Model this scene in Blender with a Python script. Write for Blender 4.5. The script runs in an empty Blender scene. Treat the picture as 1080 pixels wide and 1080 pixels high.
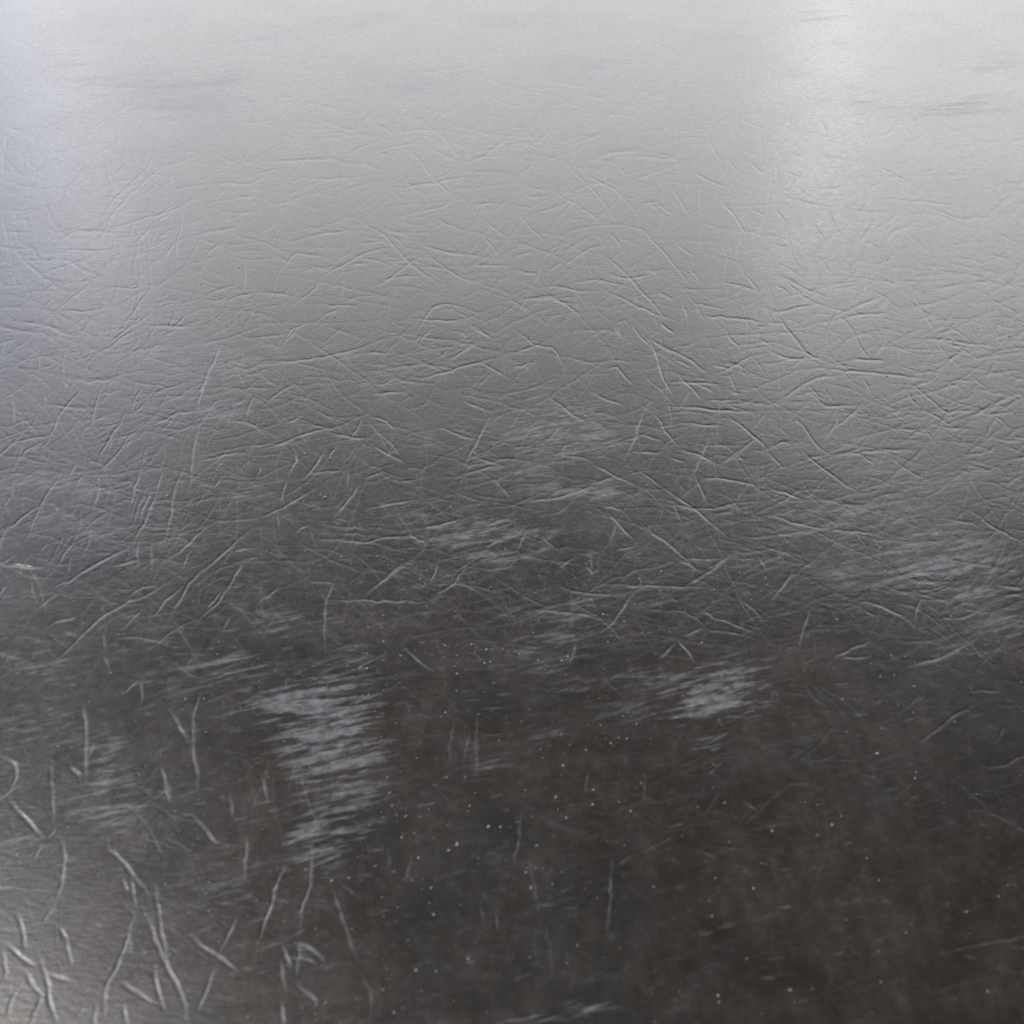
import bpy, math, random
import numpy as np

random.seed(7)
rng = np.random.default_rng(7)
scene = bpy.context.scene

# ------------------------------------------------------------------ camera
H = 0.17                       # camera height above the sheet (m)
PITCH = math.radians(37.0)     # looking down
HALF = math.radians(22.0)
FPX = 540.0 / math.tan(HALF)   # focal length in units of the traced 1080 px picture

cam_d = bpy.data.cameras.new("camera")
cam = bpy.data.objects.new("camera", cam_d)
scene.collection.objects.link(cam)
cam.location = (0, 0, H)
cam.rotation_euler = (math.pi / 2 - PITCH, 0, 0)
cam_d.sensor_width = 36.0
cam_d.lens = 36.0 * FPX / 1080.0
cam_d.clip_start = 0.005
cam_d.clip_end = 100.0
cam_d.dof.use_dof = True
cam_d.dof.focus_distance = 0.41
cam_d.dof.aperture_fstop = 44.0
scene.camera = cam

cp, sp = math.cos(PITCH), math.sin(PITCH)


def ground(px, py):
    """where a traced point of the leather lies on the z=0 plane (metres)"""
    a = (np.asarray(px, float) - 540.0) / FPX
    b = (540.0 - np.asarray(py, float)) / FPX
    dy = cp + b * sp
    dz = -sp + b * cp
    t = H / -dz
    return a * t, dy * t


# ------------------------------------------------------------------ mesh grid, fine near the lens, coarser away
def steps(a, b, s0, g=1.0):
    out, x, s = [], a, s0
    while x < b:
        out.append(x)
        x += s
        s *= g
    return out


STEP = 0.68
mid = list(np.arange(-30, 1110.01, STEP))
right = steps(mid[-1] + 1.6, 1450, 1.8) 
right2 = steps(right[-1] + 3, 4200, 6, 1.12)
left = [1080 - v for v in right + right2][::-1]
cols = np.array(left + mid + right + right2)
up = steps(34, 270, 1.8, 1.004)
down = steps(1112, 1900, 2.2, 1.012)
rows = np.array([-v for v in up][::-1] + list(np.arange(-32, 1110.01, STEP)) + down)
PX, PY = np.meshgrid(cols, rows)
X, Y = ground(PX, PY)
nr, nc = X.shape
Z = np.zeros_like(X)
ED = np.zeros_like(X)          # painted highlight: pale line along the lit side of each crease
print("grid", nr, nc, nr * nc)

# ------------------------------------------------------------------ creases traced off the leather: (tile corner) then polylines in quarter pixels | weight
T = {}
T[(0, 100)] = """
130,195 180,150 250,115 330,85;180,258 270,240 380,215 470,200 560,175;380,270 450,230 540,185;75,445 120,405 160,370
50,550 110,505 190,465;195,430 280,390 340,330 370,270|1.1;195,430 200,490 170,560 155,610|.9;230,485 265,450 275,405|1.2
405,570 435,510 490,435 560,370 640,285 660,190|1.2;380,610 450,530 530,440 620,360 700,290 750,210;690,305 760,285 830,255
440,270 460,350 490,420|.9;0,578 80,582 160,588|.9;180,700 230,645 290,590 340,570 400,575 460,580 510,590|1.3;180,705 250,690
410,575 500,555 600,525 700,495 770,465 850,420|1.2;0,640 80,650 160,655;200,655 300,655 420,655 520,645;545,610 560,560 570,540
550,650 600,595 660,530|1.1;590,600 575,680 565,740 600,820|1.1;770,470 765,550 745,640 755,720|1.1;700,690 740,620
0,840 40,790 65,755 110,700|1.2;0,790 60,765;60,760 75,810;115,780 220,740 330,705 430,670|1.1;180,905 240,840;170,850 250,775
150,990 220,925 310,850 400,780 440,745|1.2;440,745 450,700;470,900 490,820 500,770|1.1;250,905 340,915 460,900
420,815 500,810 580,815 580,800;520,980 560,920 610,850 655,790|1.5;530,980 600,930;440,1070 520,1000 600,950 660,900|1.2
360,990 380,950|1.2;30,950 120,960 200,975 310,1010;720,990 780,940;860,855 920,825 1000,800;950,870 1010,850 1080,835|1.2
1030,830 1035,690;850,700 910,640 980,595;770,605 860,590 940,570 990,560 1020,520|1.2;950,525 1010,510 1080,475
880,365 960,370 1040,375 1080,370;960,385 920,430;1080,425 980,430;880,240 950,270 1010,295 1040,250 1070,210;590,970 700,975 820,980
40,120 20,230 10,370|.8;265,10 262,90|.7;535,0 535,60|.7;780,320 785,270 815,210|.9;720,330 730,400|.9;600,430 690,350;160,260 210,210
400,640 470,520;480,330 540,290;0,720 60,650 90,610;230,900 300,830"""
T[(270, 100)] = """
40,150 110,90 190,20|.9;180,50 250,90 340,130 430,160 520,180|1.1;200,30 320,55 430,85;440,120 500,70;470,95 560,155 640,210
380,250 460,215 560,180;590,140 650,70|.8;480,240 580,220 690,195;570,160 680,150 800,150;640,80 720,125 790,180 850,250 880,280|1.1
760,120 800,200 815,250;820,185 870,220 910,275|1.2;700,205 780,245 860,285;900,275 970,250 1030,205 1070,170|1.1;860,290 960,262 1080,262
620,210 680,270 720,320 780,380 850,440 910,430|1.3;610,310 640,370 700,420 740,460|1.1;520,395 620,390 720,375 830,355 930,345|1.2
580,525 680,495 780,470 860,440|1.1;745,510 810,545 880,575|1.4;0,290 90,280 200,272 340,275 430,290|1.1;0,330 100,315
170,350 280,355 400,350 500,335;120,370 180,310 230,240 270,190;240,380 300,450;350,400 440,385 520,360;60,470 150,440 240,415
100,640 180,610 260,590 370,575 450,575|1.1;370,480 420,520 480,560 550,600 620,680 690,740 760,790 830,830|1.4;530,560 600,580 680,605
560,590 640,640;660,610 720,640 800,660 880,675 960,675|1.3;600,655 540,650 470,665 400,700 330,735 250,775|1.2;930,570 990,630 1040,700|1.3
890,690 940,610;960,660 990,620;970,530 1020,575 1075,610|1.1;470,820 540,790 600,745 660,705 690,685|1.3;430,690 520,700 590,735
690,635 740,690 800,730 870,770 940,795|1.2;390,720 490,705;80,770 130,710 170,670 260,680 340,700|1.1;0,835 80,835 180,850
140,890 210,850 250,810 290,750|1.2;360,880 375,730;230,970 300,925 360,890|1.2;250,880 350,890 450,885;120,1060 150,990 240,955
660,1030 700,960 760,890 830,885 900,910 950,925|1.4;620,945 700,945 800,950 900,945;920,970 960,1000 990,1025|1.2
930,510 920,490 940,465 980,455 1000,490;1010,490 1060,440;860,1075 930,1040;900,715 980,720 1070,720;500,795 600,770 700,760
440,630 520,620 600,630|.8;450,600 560,610|.8;160,580 230,560 330,560|.8;0,600 60,560 110,520|.8;100,510 40,570|.8;760,90 830,70|.7"""
T[(540, 100)] = """
0,165 60,155 100,200 140,240;40,370 80,290 110,220;100,220 170,150;190,220 220,270 270,330 340,400 400,470 435,525|1.5
260,250 300,210 370,160;250,290 330,275 440,240 530,245 600,260|1.1;430,260 560,260 640,270 750,275;270,315 340,350 420,390 480,430 520,440|1.2
440,290 480,345|1.1;490,370 570,340 660,310 740,280;720,10 745,70 770,120 770,180 760,250;770,310 800,350 850,370 920,390|1.2
800,360 795,450 795,530|.9;830,190 860,250 890,290|1.1;900,250 940,310 965,330|1.1;1010,285 1060,335|1.1;980,0 990,40;170,10 260,45 350,85
40,380 100,395 170,415;45,400 80,430 180,420|1.1;60,520 130,490 210,460 250,445|1.2;170,385 210,430 270,460 330,500 390,550|1.2
230,420 330,380 420,370;360,390 400,460 430,525|1.1;420,390 470,440 530,495|1.2;10,490 60,540 110,590 150,640|1.4
500,520 550,565 620,640 680,710 760,810|1.6;355,570 375,620|1.1;180,610 260,570 340,550 450,545;200,670 280,625 340,590
400,570 450,620 490,690|1.3;340,655 420,700 490,760 540,820 590,870 640,930 695,955|1.6;0,610 80,640 170,670 220,700|1.2
200,740 260,690 330,645 420,630|1.1;100,810 200,810 290,825 370,830|1.1;240,795 340,780 420,790 520,820|1.2;370,810 440,845 530,890 620,930 690,950|1.3
60,860 160,860 230,880 310,875|1.2;110,820 180,855 250,900 290,940|1.2;520,830 525,880;590,830 650,845 680,865|1.1;370,740 460,770 540,770 640,735
620,950 690,1015|1.2;500,960 540,1010 590,1070|1.4;580,1020 680,1075|1.1;780,930 880,935 980,945 1080,960|1.5;760,880 830,890 910,910
720,870 745,960;750,730 800,795|1.4;690,620 780,690|1.1;860,420 920,490 970,560 1000,630|1.1;1000,470 1070,510|1.1;870,790 950,800 1050,835|1.4
980,760 1050,830|1.2;900,860 1000,810;440,960 460,1030|1.1;660,370 710,450 760,520;600,450 700,520;0,690 100,660;0,740 120,755;90,800 130,710
20,930 60,850 90,790;430,960 480,950 500,1000;10,300 60,240;150,740 220,700;540,460 620,450;0,130 60,150;400,60 450,110"""
T[(810, 100)] = """
350,80 390,140 430,210 500,250;220,100 260,170|.9;90,80 100,170|.8;100,130 170,155 250,175;0,200 110,195;50,270 180,220
350,245 430,280 520,330 610,380 660,410|1.2;60,320 150,350|1.1;140,395 260,395 380,380|1.1;120,390 190,440;350,300 400,350 480,410 550,480
415,365 420,450|1.1;50,430 150,450 245,470|1.4;250,460 270,520 310,590 360,640|1.4;30,480 75,540|1.3;190,540 245,610|1.1;300,480 400,490 530,495
450,440 600,445 720,455 850,485|1.1;640,460 740,500 820,520 940,515|1.2;940,555 1000,600 1080,640|1.3;720,360 770,340 850,338;730,320 750,350
700,395 770,450;990,370 1080,380;1030,250 1070,320;960,430 1000,520;360,635 440,625 480,670 520,720 540,770|1.3;280,660 340,715 400,770
200,670 280,760;480,770 545,803|1.1;0,750 90,780 170,820 270,865|1.5;30,795 100,840|1.3;60,770 130,830 200,880|1.1;0,920 90,905 210,880|1.2
260,820 330,812 400,790;310,880 280,930 250,1000 230,1080|1.1;300,935 340,965 380,1030|1.5;310,935 420,925 520,920|1.3;40,925 80,980 120,1030 170,1080|1.6
440,825 500,855 570,920|1.2;370,895 450,860;600,800 640,890 690,970 720,1010|1.3;670,820 770,805 880,795|1.3;880,750 920,830 970,910 1010,970|1.4
910,900 950,980 990,1060|1.3;710,925 770,970 830,1020 900,1070|1.5;620,945 710,925|1.2;870,920 910,1010|1.3;820,930 900,1060|1.3;970,880 1080,845|1.3
920,850 1080,930|1.1;1000,980 1080,900|1.2;960,760 1080,840|1.2;0,960 80,965;560,560 650,640 740,730;860,680 960,680 1080,700;900,650 1080,730
660,1000 760,1050 900,1075|1.4;590,350 680,320 760,310|.8;480,350 560,345|.8;780,260 850,275|.8;380,100 440,110|.8;0,590 50,600;20,630 90,640
1000,860 1080,990|1.2;930,960 1060,990|1.1;1020,740 1080,800|1.1;890,830 960,860;940,1020 1080,1000|1.1;1030,900 1070,1060|1.1;960,940 1030,1040|1.1"""
T[(0, 340)] = """
190,0 230,30 320,60;530,10 500,40;290,80 270,150 275,230|1.3;370,0 350,50|1.2;170,120 160,230|1.1;20,220 80,170 180,110|1.1
440,130 520,60 600,20|1.1;50,300 60,370 60,430;190,290 195,370;270,240 290,280;300,240 380,250 500,235|.9;430,250 410,330 400,390 385,450|1.5
350,280 290,340 250,400 220,470 190,530|1.2;350,270 270,370|.9;0,520 80,500 180,480 230,475|1.1;60,610 110,540 160,510 200,490|1.1
540,370 500,430 460,490 420,570 405,620|1.6;600,270 550,370;405,640 460,590 530,510 560,450|1.3;410,620 415,700 400,800|1.2;550,390 620,330
940,80 900,160 870,230 840,320 830,370|1.5;870,240 830,300|1.2;840,400 825,500 810,600 805,720|1.5;700,390 820,370;640,440 760,365
270,590 250,650 200,720 160,800 120,890 100,940|1.7;330,580 290,660|1.1;50,640 100,480;0,890 60,850 120,800 180,760|1.3;0,800 50,720 60,650
600,590 570,690 540,800|1.2;610,720 580,800 550,870|1.1;670,660 650,740 610,840 580,890 550,950|1.6;640,700 600,790 590,850|1.2;690,620 660,720|1.1
780,590 740,700 715,830 680,960|1.5;550,950 460,990 400,1020 340,1060|1.5;1070,860 990,930 920,990 850,1060|1.5;880,850 800,930 700,1010|1.2
240,1030 290,950 340,890|1.1;0,1020 100,1030 200,1040|1.1;930,650 900,700;830,590 940,560 1060,550;970,970 1080,955;1040,410 1050,350 1080,300|1.2
470,1030 600,995;580,900 585,1050;640,900 640,1060;370,830 380,900 350,1000|1.1;1020,1010 980,1080|1.1;800,960 760,1050;0,160 100,90 180,20
10,150 30,60;230,180 220,130;500,430 470,470;130,540 170,520;170,540 210,490;560,480 520,540;0,330 60,290|.8;620,520 600,600;320,700 350,640"""
T[(270, 340)] = """
0,540 90,515 170,485 250,460 340,440|1.3;290,460 380,480 480,490|1.1;160,520 170,580 130,650|1.2;200,660 240,610 290,540|1.5;310,570 340,515|1.2
460,400 510,460 560,500 630,580|1.1;480,510 550,550 630,590|1.4;480,395 550,420 600,465|1.2;400,490 450,400;40,340 110,285 180,250|1.1
0,175 100,165 250,150 350,130 450,100 560,60|1.1;250,240 290,270;460,130 560,125;640,240 760,220 850,190 950,165 1080,130|1.5
800,155 870,125 940,80|1.4;940,160 1010,200 1080,240|1.2;700,50 670,80|1.2;910,10 990,65|1.3;870,320 930,350 1010,375|1.2
990,390 940,480 900,560 870,620|1.4;770,440 850,470 940,495|1.1;900,560 970,580 1050,605|1.2;850,645 950,620 1050,600|1.2
440,670 390,750 330,820|1.5;460,660 550,620;100,790 180,740 250,700|1.2;20,820 130,770|1.2;95,800 95,880;240,915 350,915 450,925 560,905 680,900|1.2
670,880 780,850 890,820|1.4;630,880 740,940;530,1080 590,1040 650,1000|1.1;830,1060 900,1010;960,950 1080,900|1.2;950,850 1080,820|1.2
440,790 560,765 700,745|1.1;160,890 220,850;1000,640 1080,750;130,660 100,760;480,300 640,290;500,270 600,230;390,600 380,700|.9;860,40 895,65
200,640 300,630 390,620|.9;780,150 810,110;0,660 20,600;680,100 740,20;110,100 190,10;120,430 200,390"""
T[(540, 340)] = """
0,20 60,70 120,100 170,105 210,160 235,195|1.5;0,130 100,100;0,190 90,165;540,40 590,90 620,160 640,240 690,310|1.5
570,65 650,110 740,150 840,225|1.6;680,150 760,190|1.1;840,225 930,185 1010,140 1080,125|1.3;620,0 690,50|1.2;390,200 440,190 480,230 520,265|1.5
330,290 400,325 480,350|1.3;150,305 210,350 260,390 325,430|1.5;150,500 200,440;650,250 780,250 890,265|1.2;690,205 740,260 800,310|1.2
760,285 800,320|1.1;720,330 760,280;790,260 860,300|1.1;640,350 750,355 880,370 1040,375|1.4;910,390 960,430 1040,490 1080,530|1.4
1010,450 1080,370|1.1;700,420 800,430 900,435|1.2;590,370 630,420 670,480 720,535|1.6;700,530 800,560 880,600|1.3;580,320 540,410 510,500 470,580|1.3
540,470 640,500;510,545 640,540;850,450 800,560 750,670|1.2;770,640 800,700 820,770|1.1;340,590 420,640 530,685|1.3;210,560 340,580
60,750 180,740 290,705 350,680|1.4;350,680 430,650;400,795 460,860 530,930|1.3;380,770 470,785;620,680 690,730 780,790 850,850 930,920|1.4
600,760 700,770 820,785 970,760 1080,750|1.2;780,650 900,660 1080,690|1.2;540,840 640,920 740,1000 800,1050|1.3;720,990 900,995;810,1050 930,970|1.1
920,590 1010,500 1050,495|1.2;880,600 980,520|1.1;120,890 190,960;330,970 340,1070;420,920 440,840;20,960 70,870;190,1040 270,990;430,960 530,940
910,210 950,300;850,180 920,200;660,570 740,590;530,620 640,700;680,760 720,840;430,10 450,50;820,330 940,325;930,290 970,300;910,50 960,100|1.1
970,120 1080,100;1000,40 1080,10"""
T[(810, 340)] = """
80,20 130,90 190,145 250,160|1.5;0,115 90,150 200,150|1.2;260,20 230,140;340,10 390,100 445,175|1.4;500,70 440,150;200,190 330,200 450,210 560,225 690,235|1.9
690,20 740,120 840,220|1.4;740,10 800,80 890,110|1.2;860,20 920,130|1.2;760,80 830,120 910,165|1.3;760,280 840,220 920,165|1.3;850,225 940,290|1.3
860,240 960,210 1080,200|1.2;950,10 1010,120|1.1;960,210 990,250;0,355 90,300 170,250 240,225 320,222|1.3;160,290 200,310 240,350 320,350 400,345|1.5
170,260 235,325|1.1;410,330 340,400 270,450|1.1;300,370 290,420 240,490|1.1;100,390 150,440 210,520 270,560|1.4;130,520 200,590 270,640 340,690 400,730|1.6
0,690 100,730 150,745|1.2;0,805 100,840 240,875|1.4;250,875 380,880 490,905|1.1;0,525 110,495|1.2;0,545 70,620|1.1;270,560 380,550 500,535 640,540|1.2
380,550 450,600;500,560 600,630 690,665|1.1;580,285 640,360|1.3;590,240 670,310 730,360 800,420|1.3;630,360 700,390 760,425 820,460|1.6
520,380 610,350;620,390 680,480 740,530|1.1;830,400 920,380;910,380 980,410 1060,490|1.5;910,390 1000,320 1080,295|1.3;1000,360 1080,310|1.1
980,360 940,440 890,530|1.1;950,490 1070,500|1.3;810,555 920,545|1.2;820,590 950,630|1.2;990,690 1080,640|1.2;840,780 920,840 1000,890 1080,930|1.3
690,850 720,900;540,440 680,470;400,230 440,310;540,60 550,150;350,150 500,160;100,190 180,130;700,60 1000,100;930,40 1080,160;1010,70 1080,50
940,130 1060,260;880,150 1080,120;820,60 900,200;970,300 1080,330"""
T[(0, 580)] = """
530,0 430,50 340,100 290,130 210,170|1.3;0,65 100,70 200,75|1.2;900,50 840,100 780,170 710,290|1.5;740,110 690,150 600,200 520,230 430,290 350,360 280,430 210,480|1.8
680,150 600,160 540,200|1.2;1030,50 980,130 910,230 850,280 800,340|1.8;940,170 870,250|1.2;780,150 700,220 640,290|1.2;970,270 930,340
480,375 560,370 660,385 740,390;430,350 445,420;440,440 465,520;340,620 360,720 365,800 365,900 365,1000|1.4;290,910 350,965|1.3;400,820 370,880
710,660 750,730 800,820|1.4;850,590 820,680 815,780 820,890 840,960 830,1030|1.3;670,900 700,980 720,1060|1.1;0,870 60,910 70,960 40,1030|1.3
215,880 220,1060;600,540 600,650;510,610 590,550;0,200 20,150;300,20 290,100;520,330 600,250;130,130 150,230;200,330 330,280|1.1;250,180 160,250"""
T[(270, 580)] = """
335,100 300,200 290,300 295,430|1.2;460,190 530,130 650,45|1.3;300,210 420,210 600,215 740,220|1.2;740,190 820,150 890,60|1.1;770,30 730,150
600,380 680,460 780,530;410,610 500,610 590,570|1.1;840,700 810,920;900,760 860,920|1.1;930,670 930,770 930,980|1.2;940,670 1080,655;930,770 1060,770
0,230 110,150;210,130 360,140"""
T[(540, 580)] = """
180,150 280,175 400,185 490,185|1.4;300,140 450,145 600,150 870,155|1.2;80,250 200,260 300,270 420,295|1.2;350,360 430,300 470,240 520,170|1.1
700,165 800,110 920,30|1.2;770,230 860,285 960,320 1030,350|1.3;820,340 900,345 980,360;730,360 810,320|1.1;700,370 770,470|1.2;370,500 420,570 470,610
270,380 240,480;820,945 890,890|1.1;960,200 1070,310;700,30 790,90|1.2;1040,20 1080,90|1.1;310,40 340,110;610,460 690,390"""
T[(810, 580)] = """
0,230 60,150 110,80|1.2;270,460 350,415 440,380|1.4;360,215 460,230 610,290|1.2;620,300 630,230 660,200|1.1;960,145 1080,165|1.1
610,830 700,765 800,690 900,640|1.3;590,490 700,460 850,395|1.2;840,590 1000,595;1000,740 960,810;120,430 150,320 190,230;400,250 460,280;300,455 440,445"""
T[(0, 810)] = """
30,130 80,180 150,260 190,305|1.6;190,310 240,250;130,400 180,320;225,60 225,240;250,280 270,350 265,460 220,590|1.3;690,40 720,150|1.1
800,190 870,260 910,310 970,330|1.4;450,290 460,340 520,400 570,460 630,540|2;550,450 565,540 580,600|1.8;590,560 630,650 680,780 740,900 780,1000 785,1100|2.3
650,480 670,600 690,750 720,850|1.9;570,600 540,700 500,830 450,920 430,1100|1.9;545,700 545,800;20,735 80,790 155,840|2.4;70,610 95,680 105,780|1.6
160,780 180,850 200,900 210,990 250,1100|2.5;10,770 25,860 10,900|1.8;120,1100 160,1000 175,960|2.1;30,1060 50,970 100,900|1.6;390,1100 405,1000|2.1
520,1000 540,1100|1.8;650,820 660,930 700,1040|1.7;250,670 280,730|1.6;790,690 850,750 940,810 1010,870|1.6;910,840 870,930 830,1030|1.3
910,790 950,730 1000,620|1.1;1040,270 1030,490;490,890 580,950 690,1010|1.2;200,870 300,900|1.3;310,1050 360,1020|1.2;970,100 980,220;510,470 540,520|1.2
100,850 150,930 190,970|1.2;230,590 170,660|1.1;280,720 300,850|1.1"""
T[(270, 810)] = """
235,300 230,480 195,570 185,700|1.5;190,720 165,880|1.2;100,730 150,850|1.7;105,790 110,880 125,960|1.8;100,980 120,1100|1.4;150,730 230,760 290,820|1.2
180,790 260,830;160,900 250,980 230,1020|1.3;310,480 350,600 390,720 430,830|1.5;0,770 40,640 90,480 120,400|1.3;340,480 430,540;440,850 480,960 470,1070
660,360 620,480;560,330 565,420;20,20 50,150;950,560 960,680;1020,560 1010,700"""
T[(540, 810)] = """
40,180 20,330 5,430|1.3;70,350 95,500 120,620;420,360 410,560 390,720|1.3;540,360 610,320 680,280|1.4;440,410 530,350;800,350 860,375;320,0 300,110
560,10 550,150;140,650 180,900;960,130 1060,190"""

curves = []            # (list of px points, weight)
for (ox, oy), txt in T.items():
    for item in txt.replace("\n", ";").split(";"):
        item = item.strip()
        if not item:
            continue
        w = 1.0
        if "|" in item:
            item, ws = item.split("|")
            w = float(ws)
        pts = [tuple(float(v) for v in p.split(",")) for p in item.split()]
        q = [(ox + x / 4.0, oy + y / 4.0) for x, y in pts]
        if q[0][0] > 960 and 240 < q[0][1] < 520:
            w *= 0.62
        curves.append((q, w))
n_traced = len(curves)


def add_random(n, xr, yr, wr, lr, ang=None, spread=3.2):
    for _ in range(n):
        x, y = random.uniform(*xr), random.uniform(*yr)
        s = 0.45 + 0.55 * max(0.0, min(1.2, (y + 120) / 900))
        L = random.uniform(*lr) * s
        a = (ang if ang is not None else random.uniform(0, math.pi)) + random.gauss(0, spread if ang is not None else 0.2)
        asp = 0.45 + 0.75 * max(0, min(1.2, y / 900.0))     # foreshortened further away
        k = random.randint(2, 4)
        p = [(x, y)]
        for j in range(k):
            a += random.gauss(0, 0.28)
            x += math.cos(a) * L / k
            y += -math.sin(a) * L / k * asp
            p.append((x, y))
        curves.append((p, random.uniform(*wr)))


# the fine wrinkles between the big ones
add_random(1900, (-20, 1100), (40, 680), (0.12, 0.45), (20, 110))
add_random(700, (-20, 1100), (60, 700), (0.2, 0.6), (70, 220))
add_random(900, (-20, 1100), (100, 720), (0.12, 0.35), (70, 240))
add_random(420, (-20, 1100), (40, 640), (0.3, 0.7), (50, 150), 0.1, 0.5)
add_random(380, (-20, 1100), (60, 600), (0.12, 0.4), (20, 70), 0.06, 0.22)
add_random(420, (-20, 1100), (620, 1090), (0.08, 0.32), (30, 140))
add_random(240, (-20, 1100), (640, 1090), (0.08, 0.3), (30, 110), 1.5, 0.3)
add_random(70, (960, 1100), (260, 490), (0.3, 0.8), (18, 70))
add_random(170, (-20, 170), (230, 640), (0.3, 0.8), (20, 70), 0.9, 0.5)
# bundles of near-parallel fine folds
for _ in range(70):
    bx, by, ba = random.uniform(-10, 1090), random.uniform(90, 900), random.gauss(0.0, 0.7)
    for _k in range(random.randint(3, 7)):
        add_random(1, (bx - 22, bx + 22), (by - 10, by + 10), (0.3, 0.75), (30, 100), ba, 0.13)
# beyond the picture the hide is wrinkled the same way
for xr in ((-380, -20), (1100, 1450)):
    add_random(520, xr, (-20, 1100), (0.3, 1.2), (20, 120))


def subdivide(p):
    p = np.array(p, float)
    if len(p) == 2:
        p = np.array([p[0], (p[0] + p[1]) / 2 + rng.normal(0, 0.03, 2) * np.linalg.norm(p[1] - p[0]) * 0.7, p[1]])
    q = np.vstack([2 * p[0] - p[1], p, 2 * p[-1] - p[-2]])
    out = []
    for i in range(1, len(q) - 2):
        a, b, c, d = q[i - 1], q[i], q[i + 1], q[i + 2]
        m = max(2, int(np.linalg.norm(c - b) / 7))
        for t in np.linspace(0, 1, m, endpoint=False):
            out.append(0.5 * ((2 * b) + (c - a) * t + (2 * a - 5 * b + 4 * c - d) * t * t + (3 * b - a - 3 * c + d) * t ** 3))
    out.append(p[-1])
    out = np.array(out)
    if len(out) > 3:
        out[1:-1] += rng.normal(0, 0.55, (len(out) - 2, 2))
    return out


W0 = 0.00024           # half width of a crease of weight 1 (m)
SLOPE = 0.225
SX = np.hypot(np.hypot(X, Y), H) / FPX         # how coarse the grid is across ...
SY = SX * np.hypot(np.hypot(X, Y), H) / H      # ... and along the line of sight
for pts, w in curves:
    P = subdivide(pts)
    m = 14
    i0, i1 = np.searchsorted(rows, [P[:, 1].min() - m, P[:, 1].max() + m])
    j0, j1 = np.searchsorted(cols, [P[:, 0].min() - m, P[:, 0].max() + m])
    if i1 - i0 < 2 or j1 - j0 < 2:
        continue
    gx, gy = X[i0:i1, j0:j1], Y[i0:i1, j0:j1]
    W = W0 * (0.5 + 0.42 * min(w, 1.35))
    wxx = np.maximum(W, 0.82 * SX[i0:i1, j0:j1])
    wyy = np.maximum(W, 0.88 * SY[i0:i1, j0:j1])
    wx, wy = ground(P[:, 0], P[:, 1])
    n = len(P) - 1
    best = np.full(gx.shape, 1e9)
    amp = np.zeros(gx.shape)
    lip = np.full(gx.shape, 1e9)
    tpr = np.zeros(gx.shape)
    wide = 1 + np.clip((gy - 0.11) / 0.05, 0, 1)
    wob = 0.65 + 0.6 * rng.random(n + 1)
    for k in range(n):
        ax, ay, bx, by = wx[k], wy[k], wx[k + 1], wy[k + 1]
        dx, dy = (bx - ax) / wxx, (by - ay) / wyy
        ux, uy = (gx - ax) / wxx, (gy - ay) / wyy
        L2 = dx * dx + dy * dy + 1e-12
        t = np.clip((ux * dx + uy * dy) / L2, 0, 1)
        d2 = (ux - t * dx) ** 2 + (uy - t * dy) ** 2
        # each fold leans: steep on its far side, gentle on its near side
        sgn = ((gx - ax) * (by - ay) - (gy - ay) * (bx - ax)) * (1 if bx > ax else -1)
        lean = abs(bx - ax) / (math.hypot(bx - ax, by - ay) + 1e-12)
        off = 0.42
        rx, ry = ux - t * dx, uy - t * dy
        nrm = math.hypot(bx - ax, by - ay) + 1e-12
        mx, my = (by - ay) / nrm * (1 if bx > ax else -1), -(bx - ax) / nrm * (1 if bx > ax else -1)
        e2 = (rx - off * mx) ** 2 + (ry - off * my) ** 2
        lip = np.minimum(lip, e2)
        d2 = d2 / np.where(sgn > 0, 1 + 0.375 * wide * lean, 1 + 0.1 * wide * lean) ** 2
        # width of the fold measured square to its run
        nl = math.hypot(bx - ax, by - ay) + 1e-12
        nx, ny = -(by - ay) / nl, (bx - ax) / nl
        wn = 1.0 / np.sqrt((nx / wxx) ** 2 + (ny / wyy) ** 2)
        # folds lying across the view are pulled flatter far from the lens
        wn = wn * (1 - ny * ny * np.clip((gy - 0.16) / 0.35, 0, 0.6))
        s = (k + t) / n
        tap = np.minimum(1.0, 2.8 * np.minimum(s, 1 - s) + 0.04) * (wob[k] * (1 - t) + wob[k + 1] * t) * wn
        msk = d2 < best
        tpr = np.where(msk, tap / wn, tpr)
        best = np.where(msk, d2, best)
        amp = np.where(msk, tap, amp)
    faint = 0.4 if (P[:, 1].mean() > 700 and P[:, 0].mean() > 350) else (0.7 if w > 1.55 and n < 14 else 1.0)
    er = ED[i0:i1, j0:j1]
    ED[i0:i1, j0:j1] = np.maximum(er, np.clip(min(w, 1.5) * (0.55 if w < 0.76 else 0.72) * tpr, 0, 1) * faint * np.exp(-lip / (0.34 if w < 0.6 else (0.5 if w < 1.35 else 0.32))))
    firm = np.interp(gy, [0.10, 0.13, 0.18, 0.30, 0.42, 0.6], [0.45, 0.6, 1.0, 0.95, 0.8, 0.65])
    Z[i0:i1, j0:j1] -= firm * SLOPE * min(w, 1.25) * amp * (np.exp(-best) - 0.12 * np.exp(-best / 3.6))

# soft swells of the padding underneath
for _ in range(26):
    cx, cy = rng.uniform(-0.35, 0.35), rng.uniform(0.05, 0.8)
    s = rng.uniform(0.03, 0.09)
    Z += rng.normal(0, 0.00010) * np.exp(-((X - cx) ** 2 + ((Y - cy)) ** 2) / (s * s))

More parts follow.
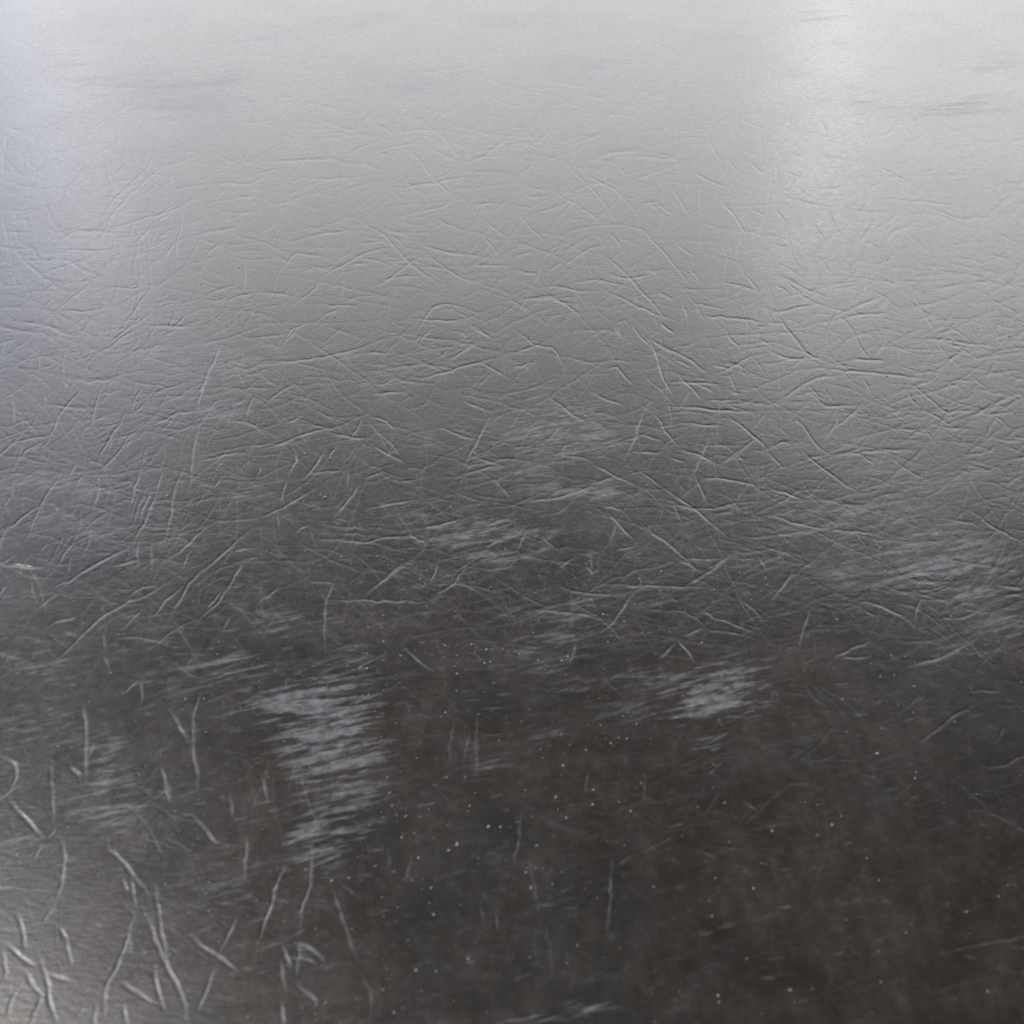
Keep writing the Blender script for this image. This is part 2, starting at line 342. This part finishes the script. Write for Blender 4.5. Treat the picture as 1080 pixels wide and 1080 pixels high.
# ------------------------------------------------------------------ pale rubbed patches: many slanting strokes
SC = np.zeros_like(X)
patches = [
    (330, 740, 62, 24, 1.0), (345, 770, 45, 32, 1.0), (360, 790, 40, 22, 1.0), (350, 840, 42, 48, .85), (345, 885, 36, 20, 1.0), (300, 740, 40, 14, .9),
    (235, 702, 38, 20, .8), (290, 655, 30, 10, .6), (375, 690, 25, 18, .45), (115, 818, 24, 34, .6), (118, 860, 40, 10, .6), (20, 888, 30, 10, .6),
    (50, 705, 40, 22, .38), (40, 765, 40, 20, .35), (100, 780, 40, 16, .3), (80, 845, 30, 20, .3), (180, 735, 26, 20, .3), (230, 935, 40, 10, .35),
    (35, 512, 50, 16, .6), (88, 514, 34, 14, .6), (60, 550, 46, 14, .45), (225, 395, 60, 42, .45), (225, 436, 34, 10, .65), (185, 372, 54, 12, .55), (120, 560, 40, 20, .3),
    (100, 345, 60, 16, .35), (400, 400, 60, 14, .35), (320, 370, 60, 20, .25), (265, 520, 30, 10, .45), (190, 580, 40, 15, .3),
    (590, 440, 50, 20, .6), (575, 462, 50, 16, .65), (565, 490, 50, 14, .5), (630, 465, 30, 14, .5), (645, 522, 22, 11, .75), (590, 520, 45, 10, .75),
    (500, 557, 56, 14, .7), (530, 588, 40, 12, .9), (470, 570, 34, 10, .5), (545, 560, 40, 10, .6), (430, 545, 40, 14, .35),
    (590, 665, 38, 24, .5), (560, 640, 40, 12, .35), (570, 700, 30, 14, .35), (640, 635, 60, 10, .35), (600, 720, 30, 8, .35),
    (745, 735, 46, 18, .85), (765, 712, 36, 18, .7), (780, 728, 24, 16, .7), (690, 718, 34, 10, .45), (755, 782, 22, 8, .5), (660, 745, 24, 8, .35), (735, 750, 40, 8, .7),
    (905, 470, 24, 10, .5), (935, 498, 36, 14, .75), (880, 540, 44, 12, .65), (975, 570, 50, 20, .8), (1000, 600, 42, 14, 1.0), (1032, 628, 28, 10, 1.1),
    (945, 545, 50, 24, .5), (1050, 648, 34, 12, .55), (1000, 690, 50, 10, .45), (890, 600, 36, 16, .55), (1030, 585, 40, 20, .6), (955, 600, 24, 24, .5), (870, 470, 40, 16, .35),
    (860, 560, 40, 10, .5), (1040, 505, 40, 16, .5), (990, 515, 40, 12, .45), (900, 620, 40, 8, .45), (1040, 665, 40, 8, .45), (800, 590, 40, 10, .35),
    (620, 1062, 22, 6, .55), (560, 1076, 30, 6, .7), (520, 805, 20, 10, .25), (570, 775, 30, 10, .3),
    (210, 100, 66, 22, 1.0), (130, 92, 56, 20, .6), (230, 125, 40, 18, .6), (60, 60, 60, 20, .4), (280, 45, 60, 14, .5), (450, 95, 56, 12, .5), (640, 70, 56, 12, .5), (660, 30, 60, 10, .45),
    (860, 20, 34, 8, .4), (875, 48, 34, 8, .4), (850, 14, 20, 6, .3), (1000, 115, 46, 14, .7), (930, 110, 46, 12, .5), (1050, 70, 40, 10, .5), (860, 80, 40, 10, .4), (540, 20, 60, 8, .4),
    (380, 20, 60, 8, .4), (750, 40, 60, 8, .35), (180, 20, 60, 10, .4), (340, 130, 40, 12, .3), (760, 110, 40, 10, .3),
]
# the same wear carries on past the picture
for _ in range(30):
    patches.append((random.choice((-200, 1280)) + random.uniform(-170, 170), random.uniform(50, 1050), random.uniform(30, 55), random.uniform(12, 25), random.uniform(.3, .8)))


def stroke(x, y, L, th, ang, st):
    ca, sa = math.cos(ang), math.sin(ang)
    m = L + 2 * th
    i0, i1 = np.searchsorted(rows, [y - abs(sa) * m - 2.5 * th, y + abs(sa) * m + 2.5 * th])
    j0, j1 = np.searchsorted(cols, [x - m, x + m])
    if i1 <= i0 or j1 <= j0:
        return
    u = (PX[i0:i1, j0:j1] - x) * ca - (PY[i0:i1, j0:j1] - y) * sa
    v = (PX[i0:i1, j0:j1] - x) * sa + (PY[i0:i1, j0:j1] - y) * ca
    v = v + 0.8 * np.sin(u * 0.13 + x) * th * 0.25
    q = np.clip(1 - (u / L) ** 2, 0, 1)
    prof = np.exp(-(v / (th * (0.35 + 0.65 * q))) ** 2 * 1.6) * np.sqrt(q) * st
    a = SC[i0:i1, j0:j1]
    SC[i0:i1, j0:j1] = 1 - (1 - a) * (1 - np.clip(prof, 0, 0.98))


ZN = np.zeros_like(X)
for cx, cy, rx, ry, st in patches:
    i0, i1 = np.searchsorted(rows, [cy - 3 * ry, cy + 3 * ry])
    j0, j1 = np.searchsorted(cols, [cx - 3 * rx, cx + 3 * rx])
    e = ((PX[i0:i1, j0:j1] - cx) / rx) ** 2 + ((PY[i0:i1, j0:j1] - cy + 0.12 * (PX[i0:i1, j0:j1] - cx)) / ry) ** 2
    ZN[i0:i1, j0:j1] = 1 - (1 - ZN[i0:i1, j0:j1]) * (1 - min(st, 1.0) * 0.8 * np.exp(-e * 0.8))
for cx, cy, rx, ry, st in patches:
    s = 0.55 + 0.55 * max(0.0, min(1.1, cy / 850.0))
    n = int(7 + rx * ry / (42.0 if st < 0.8 else 75.0) / (s * s))
    base = math.radians(9 + 6 * max(0, min(1, cy / 800.0)))
    for _ in range(n):
        g = rng.normal(0, 0.55, 2)
        x, y = cx + g[0] * rx, cy + g[1] * ry
        L = rng.uniform(6, 25) * s
        th = rng.uniform(0.6, 1.6) * s
        stroke(x, y, L, th, base + rng.normal(0, 0.10), st * ((0.85 if cx < 300 or cx > 820 else 0.72) if 200 < cy < 660 else 0.78) * rng.uniform(0.15, 0.8))
# stray single rubs
for _ in range(1100):
    x, y = rng.uniform(-20, 1100), rng.uniform(330, 1060)
    if y > 760 and x > 420 and rng.random() < .8:
        continue
    s = 0.5 + 0.5 * y / 850
    stroke(x, y, rng.uniform(4, 13) * s, rng.uniform(.8, 1.8) * s, 0.2 + rng.normal(0, .18), rng.uniform(.05, .26))
SC = np.clip(SC, 0, 1)

# ------------------------------------------------------------------ build the sheet
nv = nr * nc
co = np.empty((nv, 3), np.float32)
co[:, 0], co[:, 1], co[:, 2] = X.ravel(), Y.ravel(), Z.ravel()
# rows run from the far edge to the near edge
ii = np.arange((nr - 1) * (nc - 1))
r, c = ii // (nc - 1), ii % (nc - 1)
v00 = r * nc + c
quads = np.stack([v00, v00 + nc, v00 + nc + 1, v00 + 1], 1).astype(np.int32)
# a folded-down rim all round gives the sheet its thickness
rim = np.concatenate([np.arange(nc), np.arange(1, nr) * nc + nc - 1, (nr - 1) * nc + np.arange(nc - 2, -1, -1), np.arange(nr - 2, 0, -1) * nc])
low = co[rim].copy()
low[:, 2] -= 0.003
nrim = len(rim)
li = nv + np.arange(nrim)
rq = np.stack([rim, np.roll(rim, -1), np.roll(li, -1), li], 1).astype(np.int32)
co = np.vstack([co, low])
quads = np.vstack([quads, rq])
me = bpy.data.meshes.new("leather_sheet")
me.vertices.add(len(co))
me.vertices.foreach_set("co", co.ravel())
nq = len(quads)
me.loops.add(nq * 4)
me.loops.foreach_set("vertex_index", quads.ravel())
me.polygons.add(nq)
me.polygons.foreach_set("loop_start", np.arange(nq, dtype=np.int32) * 4)
me.polygons.foreach_set("use_smooth", np.ones(nq, bool))
me.update(calc_edges=True)
at = me.attributes.new("rub", "FLOAT", "POINT")
at.data.foreach_set("value", np.concatenate([SC.ravel(), SC.ravel()[rim]]).astype(np.float32))
at = me.attributes.new("crease_glint", "FLOAT", "POINT")
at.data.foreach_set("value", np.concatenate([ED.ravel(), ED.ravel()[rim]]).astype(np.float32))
at = me.attributes.new("rub_zone", "FLOAT", "POINT")
at.data.foreach_set("value", np.concatenate([ZN.ravel(), ZN.ravel()[rim]]).astype(np.float32))
sheet = bpy.data.objects.new("leather_sheet", me)
scene.collection.objects.link(sheet)
sheet["label"] = "dark grey leather sheet with fine creases and pale rubbed patches, filling the whole view"
sheet["category"] = "leather"


# ------------------------------------------------------------------ leather material
class N:
    def __init__(self, name):
        self.m = bpy.data.materials.new(name)
        self.m.use_nodes = True
        self.t = self.m.node_tree
        self.t.nodes.clear()

    def n(self, typ, **kw):
        nd = self.t.nodes.new(typ)
        for k, v in kw.items():
            if k == "inputs":
                for a, b in v.items():
                    nd.inputs[a].default_value = b
            else:
                setattr(nd, k, v)
        return nd

    def l(self, a, b):
        self.t.links.new(a, b)

    def math(self, op, a, b=None, clamp=False):
        nd = self.n("ShaderNodeMath", operation=op, use_clamp=clamp)
        for k, v in enumerate((a, b)):
            if v is None:
                continue
            if isinstance(v, (int, float)):
                nd.inputs[k].default_value = v
            else:
                self.l(v, nd.inputs[k])
        return nd.outputs[0]

    def rng(self, v, a, b, c, d):
        nd = self.n("ShaderNodeMapRange", inputs={1: a, 2: b, 3: c, 4: d})
        self.l(v, nd.inputs[0])
        return nd.outputs[0]

    def noise(self, scale, sx=1, sy=1, det=4, rough=.55, rot=0.0):
        mp = self.n("ShaderNodeMapping", vector_type="TEXTURE")
        mp.inputs["Rotation"].default_value = (0, 0, rot)
        mp.inputs["Scale"].default_value = (1 / sx, 1 / sy, 1)
        self.l(self.co, mp.inputs[0])
        nz = self.n("ShaderNodeTexNoise", inputs={"Scale": scale, "Detail": det, "Roughness": rough})
        self.l(mp.outputs[0], nz.inputs["Vector"])
        return nz.outputs["Fac"]

    def mix(self, f, a, b):
        nd = self.n("ShaderNodeMix", data_type="RGBA")
        for k, v in ((0, f), (6, a), (7, b)):
            if isinstance(v, (tuple, float, int)):
                nd.inputs[k].default_value = v
            else:
                self.l(v, nd.inputs[k])
        return nd.outputs[2]


L = N("worn_leather")
L.co = L.n("ShaderNodeTexCoord").outputs["Object"]
rub = L.n("ShaderNodeAttribute", attribute_name="rub").outputs["Fac"]
zone = L.n("ShaderNodeAttribute", attribute_name="rub_zone").outputs["Fac"]
blot = L.noise(26, 1, 1, 6, .62)
cloud = L.noise(75, 1.3, .8, 6, .68)
smear = L.noise(330, 1.5, .55, 4, .65)
tint = L.noise(14, 1, 1, 3, .5)
fine = L.noise(430, 1, 1.3, 5, .7)
grain = L.noise(520, 1, 2.6, 4, .6, -0.05)
pebble = L.noise(900, 1, 1, 2, .5)
streak = L.noise(170, .22, 1.0, 4, .6, 0.10)
brush = L.noise(620, .15, 1.0, 3, .6, 0.27)
# rubbed strokes broken up by the grain
rb = L.math("MULTIPLY", rub, L.rng(fine, .3, .62, .25, 1.15), clamp=True)
zb = L.math("ADD", L.math("MULTIPLY", zone, .185), brush)
zs = L.n("ShaderNodeMapRange", interpolation_type="SMOOTHSTEP", inputs={1: .61, 2: .69, 3: 0, 4: 1})
L.l(zb, zs.inputs[0])
zb = L.math("MULTIPLY", zs.outputs[0], L.rng(zone, 0, .7, 0, .45))
zb = L.math("MULTIPLY", zb, L.rng(fine, .34, .6, .22, 1.1), clamp=True)
film_glint = L.rng(L.noise(120, 1, 1, 6, .7), .45, .8, 0, .055)
brush2 = L.noise(150, .16, 1.0, 3, .65, 0.2)
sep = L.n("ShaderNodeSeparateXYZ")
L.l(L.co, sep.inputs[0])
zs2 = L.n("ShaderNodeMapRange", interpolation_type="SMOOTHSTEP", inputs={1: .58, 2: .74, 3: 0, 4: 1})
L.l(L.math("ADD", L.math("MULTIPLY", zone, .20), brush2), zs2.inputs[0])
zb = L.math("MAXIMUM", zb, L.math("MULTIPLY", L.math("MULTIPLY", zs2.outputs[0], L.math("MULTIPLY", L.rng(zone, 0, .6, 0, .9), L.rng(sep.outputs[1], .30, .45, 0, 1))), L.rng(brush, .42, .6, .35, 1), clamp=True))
film_glint = L.math("ADD", film_glint, L.rng(brush, .58, .76, 0, .055))
edge = L.n("ShaderNodeAttribute", attribute_name="crease_glint").outputs["Fac"]
film_glint = L.math("ADD", film_glint, L.math("MULTIPLY", edge, L.rng(fine, .35, .6, .18, .62)))  # pale crease lines in the colour imitate reflected window light
film_glint = L.math("ADD", film_glint, L.rng(fine, .57, .74, 0, .075))
worn_glint = L.math("ADD", L.math("MAXIMUM", L.math("MULTIPLY", rb, .85), zb), film_glint, clamp=True)  # rubs and film, together with the painted crease highlights
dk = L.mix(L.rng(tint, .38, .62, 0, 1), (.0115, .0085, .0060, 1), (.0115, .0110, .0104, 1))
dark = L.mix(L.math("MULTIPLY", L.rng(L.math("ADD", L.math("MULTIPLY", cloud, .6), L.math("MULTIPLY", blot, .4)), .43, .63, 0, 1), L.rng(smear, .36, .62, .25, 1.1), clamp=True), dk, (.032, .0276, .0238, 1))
col = L.mix(worn_glint, dark, (.265, .264, .30, 1))
rough = L.math("ADD", L.rng(blot, .3, .7, .265, .30), L.math("MULTIPLY", worn_glint, .22))
rough = L.math("ADD", rough, L.rng(fine, .3, .7, -.035, .035))
bs = L.n("ShaderNodeBsdfPrincipled")
dull = L.math("MAXIMUM", L.math("MULTIPLY", rb, .85), zb)
L.l(L.rng(dull, 0, 1, .5, .10), bs.inputs["Specular IOR Level"])
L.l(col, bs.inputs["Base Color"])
L.l(rough, bs.inputs["Roughness"])
bs.inputs["IOR"].default_value = 1.5
h = L.math("ADD", L.math("MULTIPLY", grain, 1.0), L.math("MULTIPLY", pebble, .35))
h = L.math("ADD", h, L.math("MULTIPLY", streak, .4))
bp = L.n("ShaderNodeBump", inputs={"Strength": 1.0, "Distance": .000032})
L.l(h, bp.inputs["Height"])
L.l(bp.outputs[0], bs.inputs["Normal"])
out = L.n("ShaderNodeOutputMaterial")
L.l(bs.outputs[0], out.inputs[0])
me.materials.append(L.m)

# ------------------------------------------------------------------ dust lying on the leather
ico_v = []
ph = (1 + 5 ** .5) / 2
for a in (-1, 1):
    for b in (-ph, ph):
        ico_v += [(0, a, b), (a, b, 0), (b, 0, a)]
ico_v = np.array(ico_v) / math.hypot(1, ph)
ico_f = []
for a in range(12):
    for b in range(a + 1, 12):
        for d in range(b + 1, 12):
            p, q, s = ico_v[a], ico_v[b], ico_v[d]
            if max(np.linalg.norm(p - q), np.linalg.norm(q - s), np.linalg.norm(p - s)) < 1.2:
                nrm = np.cross(q - p, s - p)
                ico_f.append((a, b, d) if np.dot(nrm, p) > 0 else (a, d, b))
dv, df = [], []


def dust(px, py, size):
    x, y = ground(px, py)
    i = min(nr - 1, np.searchsorted(rows, py))
    j = min(nc - 1, np.searchsorted(cols, px))
    z = Z[i, j]
    a = rng.uniform(0, 6.28)
    sc = np.array([size * rng.uniform(.8, 2.2), size * rng.uniform(.5, 1.1), size * rng.uniform(.4, .8)])
    v = ico_v * (1 + rng.normal(0, .22, (12, 1))) * sc
    v = np.stack([v[:, 0] * math.cos(a) - v[:, 1] * math.sin(a), v[:, 0] * math.sin(a) + v[:, 1] * math.cos(a), v[:, 2]], 1)
    v += np.array([float(x), float(y), z + sc[2] * .35])
    k = len(dv) * 12
    dv.append(v)
    df.extend([(k + a_, k + b_, k + c_) for a_, b_, c_ in ico_f])


clusters = [(490, 690, 40, 14, 22), (385, 695, 20, 14, 10), (390, 730, 20, 20, 8), (250, 560, 60, 50, 26), (190, 470, 60, 60, 30), (330, 520, 60, 40, 26), (430, 830, 40, 40, 16), (40, 890, 40, 16, 12),
            (420, 610, 50, 40, 18), (560, 690, 40, 30, 12), (950, 470, 50, 30, 12), (930, 620, 60, 40, 14), (620, 800, 60, 60, 14), (470, 900, 60, 60, 14), (560, 900, 50, 40, 10), (720, 630, 60, 40, 12),
            (300, 350, 60, 40, 12), (700, 400, 80, 40, 12), (960, 760, 70, 40, 12)]
for cx, cy, rx, ry, n in clusters:
    for _ in range(int(n * 1.6)):
        g = rng.normal(0, .8, 2)
        dust(cx + g[0] * rx, cy + g[1] * ry, min(.00021, .00011 * math.exp(rng.normal(0, .5))))
for _ in range(4500):
    y = 300 + 780 * rng.random()
    x = rng.uniform(-200, 1280)
    if rng.random() > 1.0 - 0.85 * max(0, min(1, (y - 620) / 250)) * max(0.25, min(1, (x - 100) / 500)):
        continue
    dust(x, y, min(.00017, .00008 * math.exp(rng.normal(0, .45))))
dm = bpy.data.meshes.new("dust")
dm.from_pydata(np.vstack(dv).tolist(), [], df)
dm.polygons.foreach_set("use_smooth", np.ones(len(df), bool))
dust_o = bpy.data.objects.new("dust", dm)
scene.collection.objects.link(dust_o)
dust_o["kind"] = "stuff"
dust_o["label"] = "tiny pale dust specks scattered over the dark leather"
dust_o["category"] = "dust"
Dm = N("dust")
b2 = Dm.n("ShaderNodeBsdfPrincipled", inputs={"Base Color": (.32, .32, .34, 1), "Roughness": .5})
o2 = Dm.n("ShaderNodeOutputMaterial")
Dm.l(b2.outputs[0], o2.inputs[0])
dm.materials.append(Dm.m)

# ------------------------------------------------------------------ light: pale windows in front, added strip and corner lamps, dim surroundings
w = bpy.data.worlds.new("World")
scene.world = w
w.use_nodes = True
bg = w.node_tree.nodes["Background"]
bg.inputs["Color"].default_value = (1.0, .95, .90, 1)
bg.inputs["Strength"].default_value = 0.23


def window(name, az, el0, el1, width_deg, radiance, color, dist=3.0, spread=180):
    """soft window light standing `dist` metres off, spanning elevations el0..el1"""
    az, e0, e1 = math.radians(az), math.radians(el0), math.radians(el1)
    em = (e0 + e1) / 2
    c = np.array([math.sin(az) * math.cos(em), math.cos(az) * math.cos(em), math.sin(em)]) * dist
    ld = bpy.data.lights.new(name, "AREA")
    ld.shape = "RECTANGLE"
    ld.size = 2 * dist * math.tan(math.radians(width_deg) / 2)
    ld.size_y = 2 * dist * math.tan((e1 - e0) / 2)
    ld.energy = radiance * math.pi * ld.size * ld.size_y
    ld.color = color
    o = bpy.data.objects.new(name, ld)
    scene.collection.objects.link(o)
    o.location = c + np.array([0, 0.3, 0])
    # area lights shine down their -Z
    from mathutils import Vector
    d = Vector((-c[0], -c[1], -c[2]))
    o.rotation_euler = d.to_track_quat("-Z", "Y").to_euler()
    return o


window("window_light", -3.5, 11, 31, 37, 3.0, (.985, .98, 1.025))
window("window_light", 23.5, 11, 32, 17, 3.65, (.985, .985, 1.01))
window("window_light", -44, 11, 34, 43, 2.7, (.88, .93, 1.10))
window("window_light", -8, 0, 10.5, 84, 2.3, (.97, .98, 1.02))  # added low strip, not a window of its own; brightens the crease sides
window("corner_glow_light", -66, 48, 66, 21, 27.0, (1, .98, .96), 2.5)  # added unseen lamp that makes the glow in the near-left corner

scene.view_settings.view_transform = "Standard"
scene.view_settings.look = "None"
scene.view_settings.exposure = 0
scene.view_settings.gamma = 1
scene.view_settings.use_curve_mapping = False
scene.render.engine = "CYCLES"
scene.cycles.filter_width = 1.2
scene.cycles.use_denoising = True
scene.cycles.denoiser = "OPENIMAGEDENOISE"
scene.cycles.denoising_input_passes = "RGB_ALBEDO_NORMAL"
scene.cycles.denoising_prefilter = "ACCURATE"
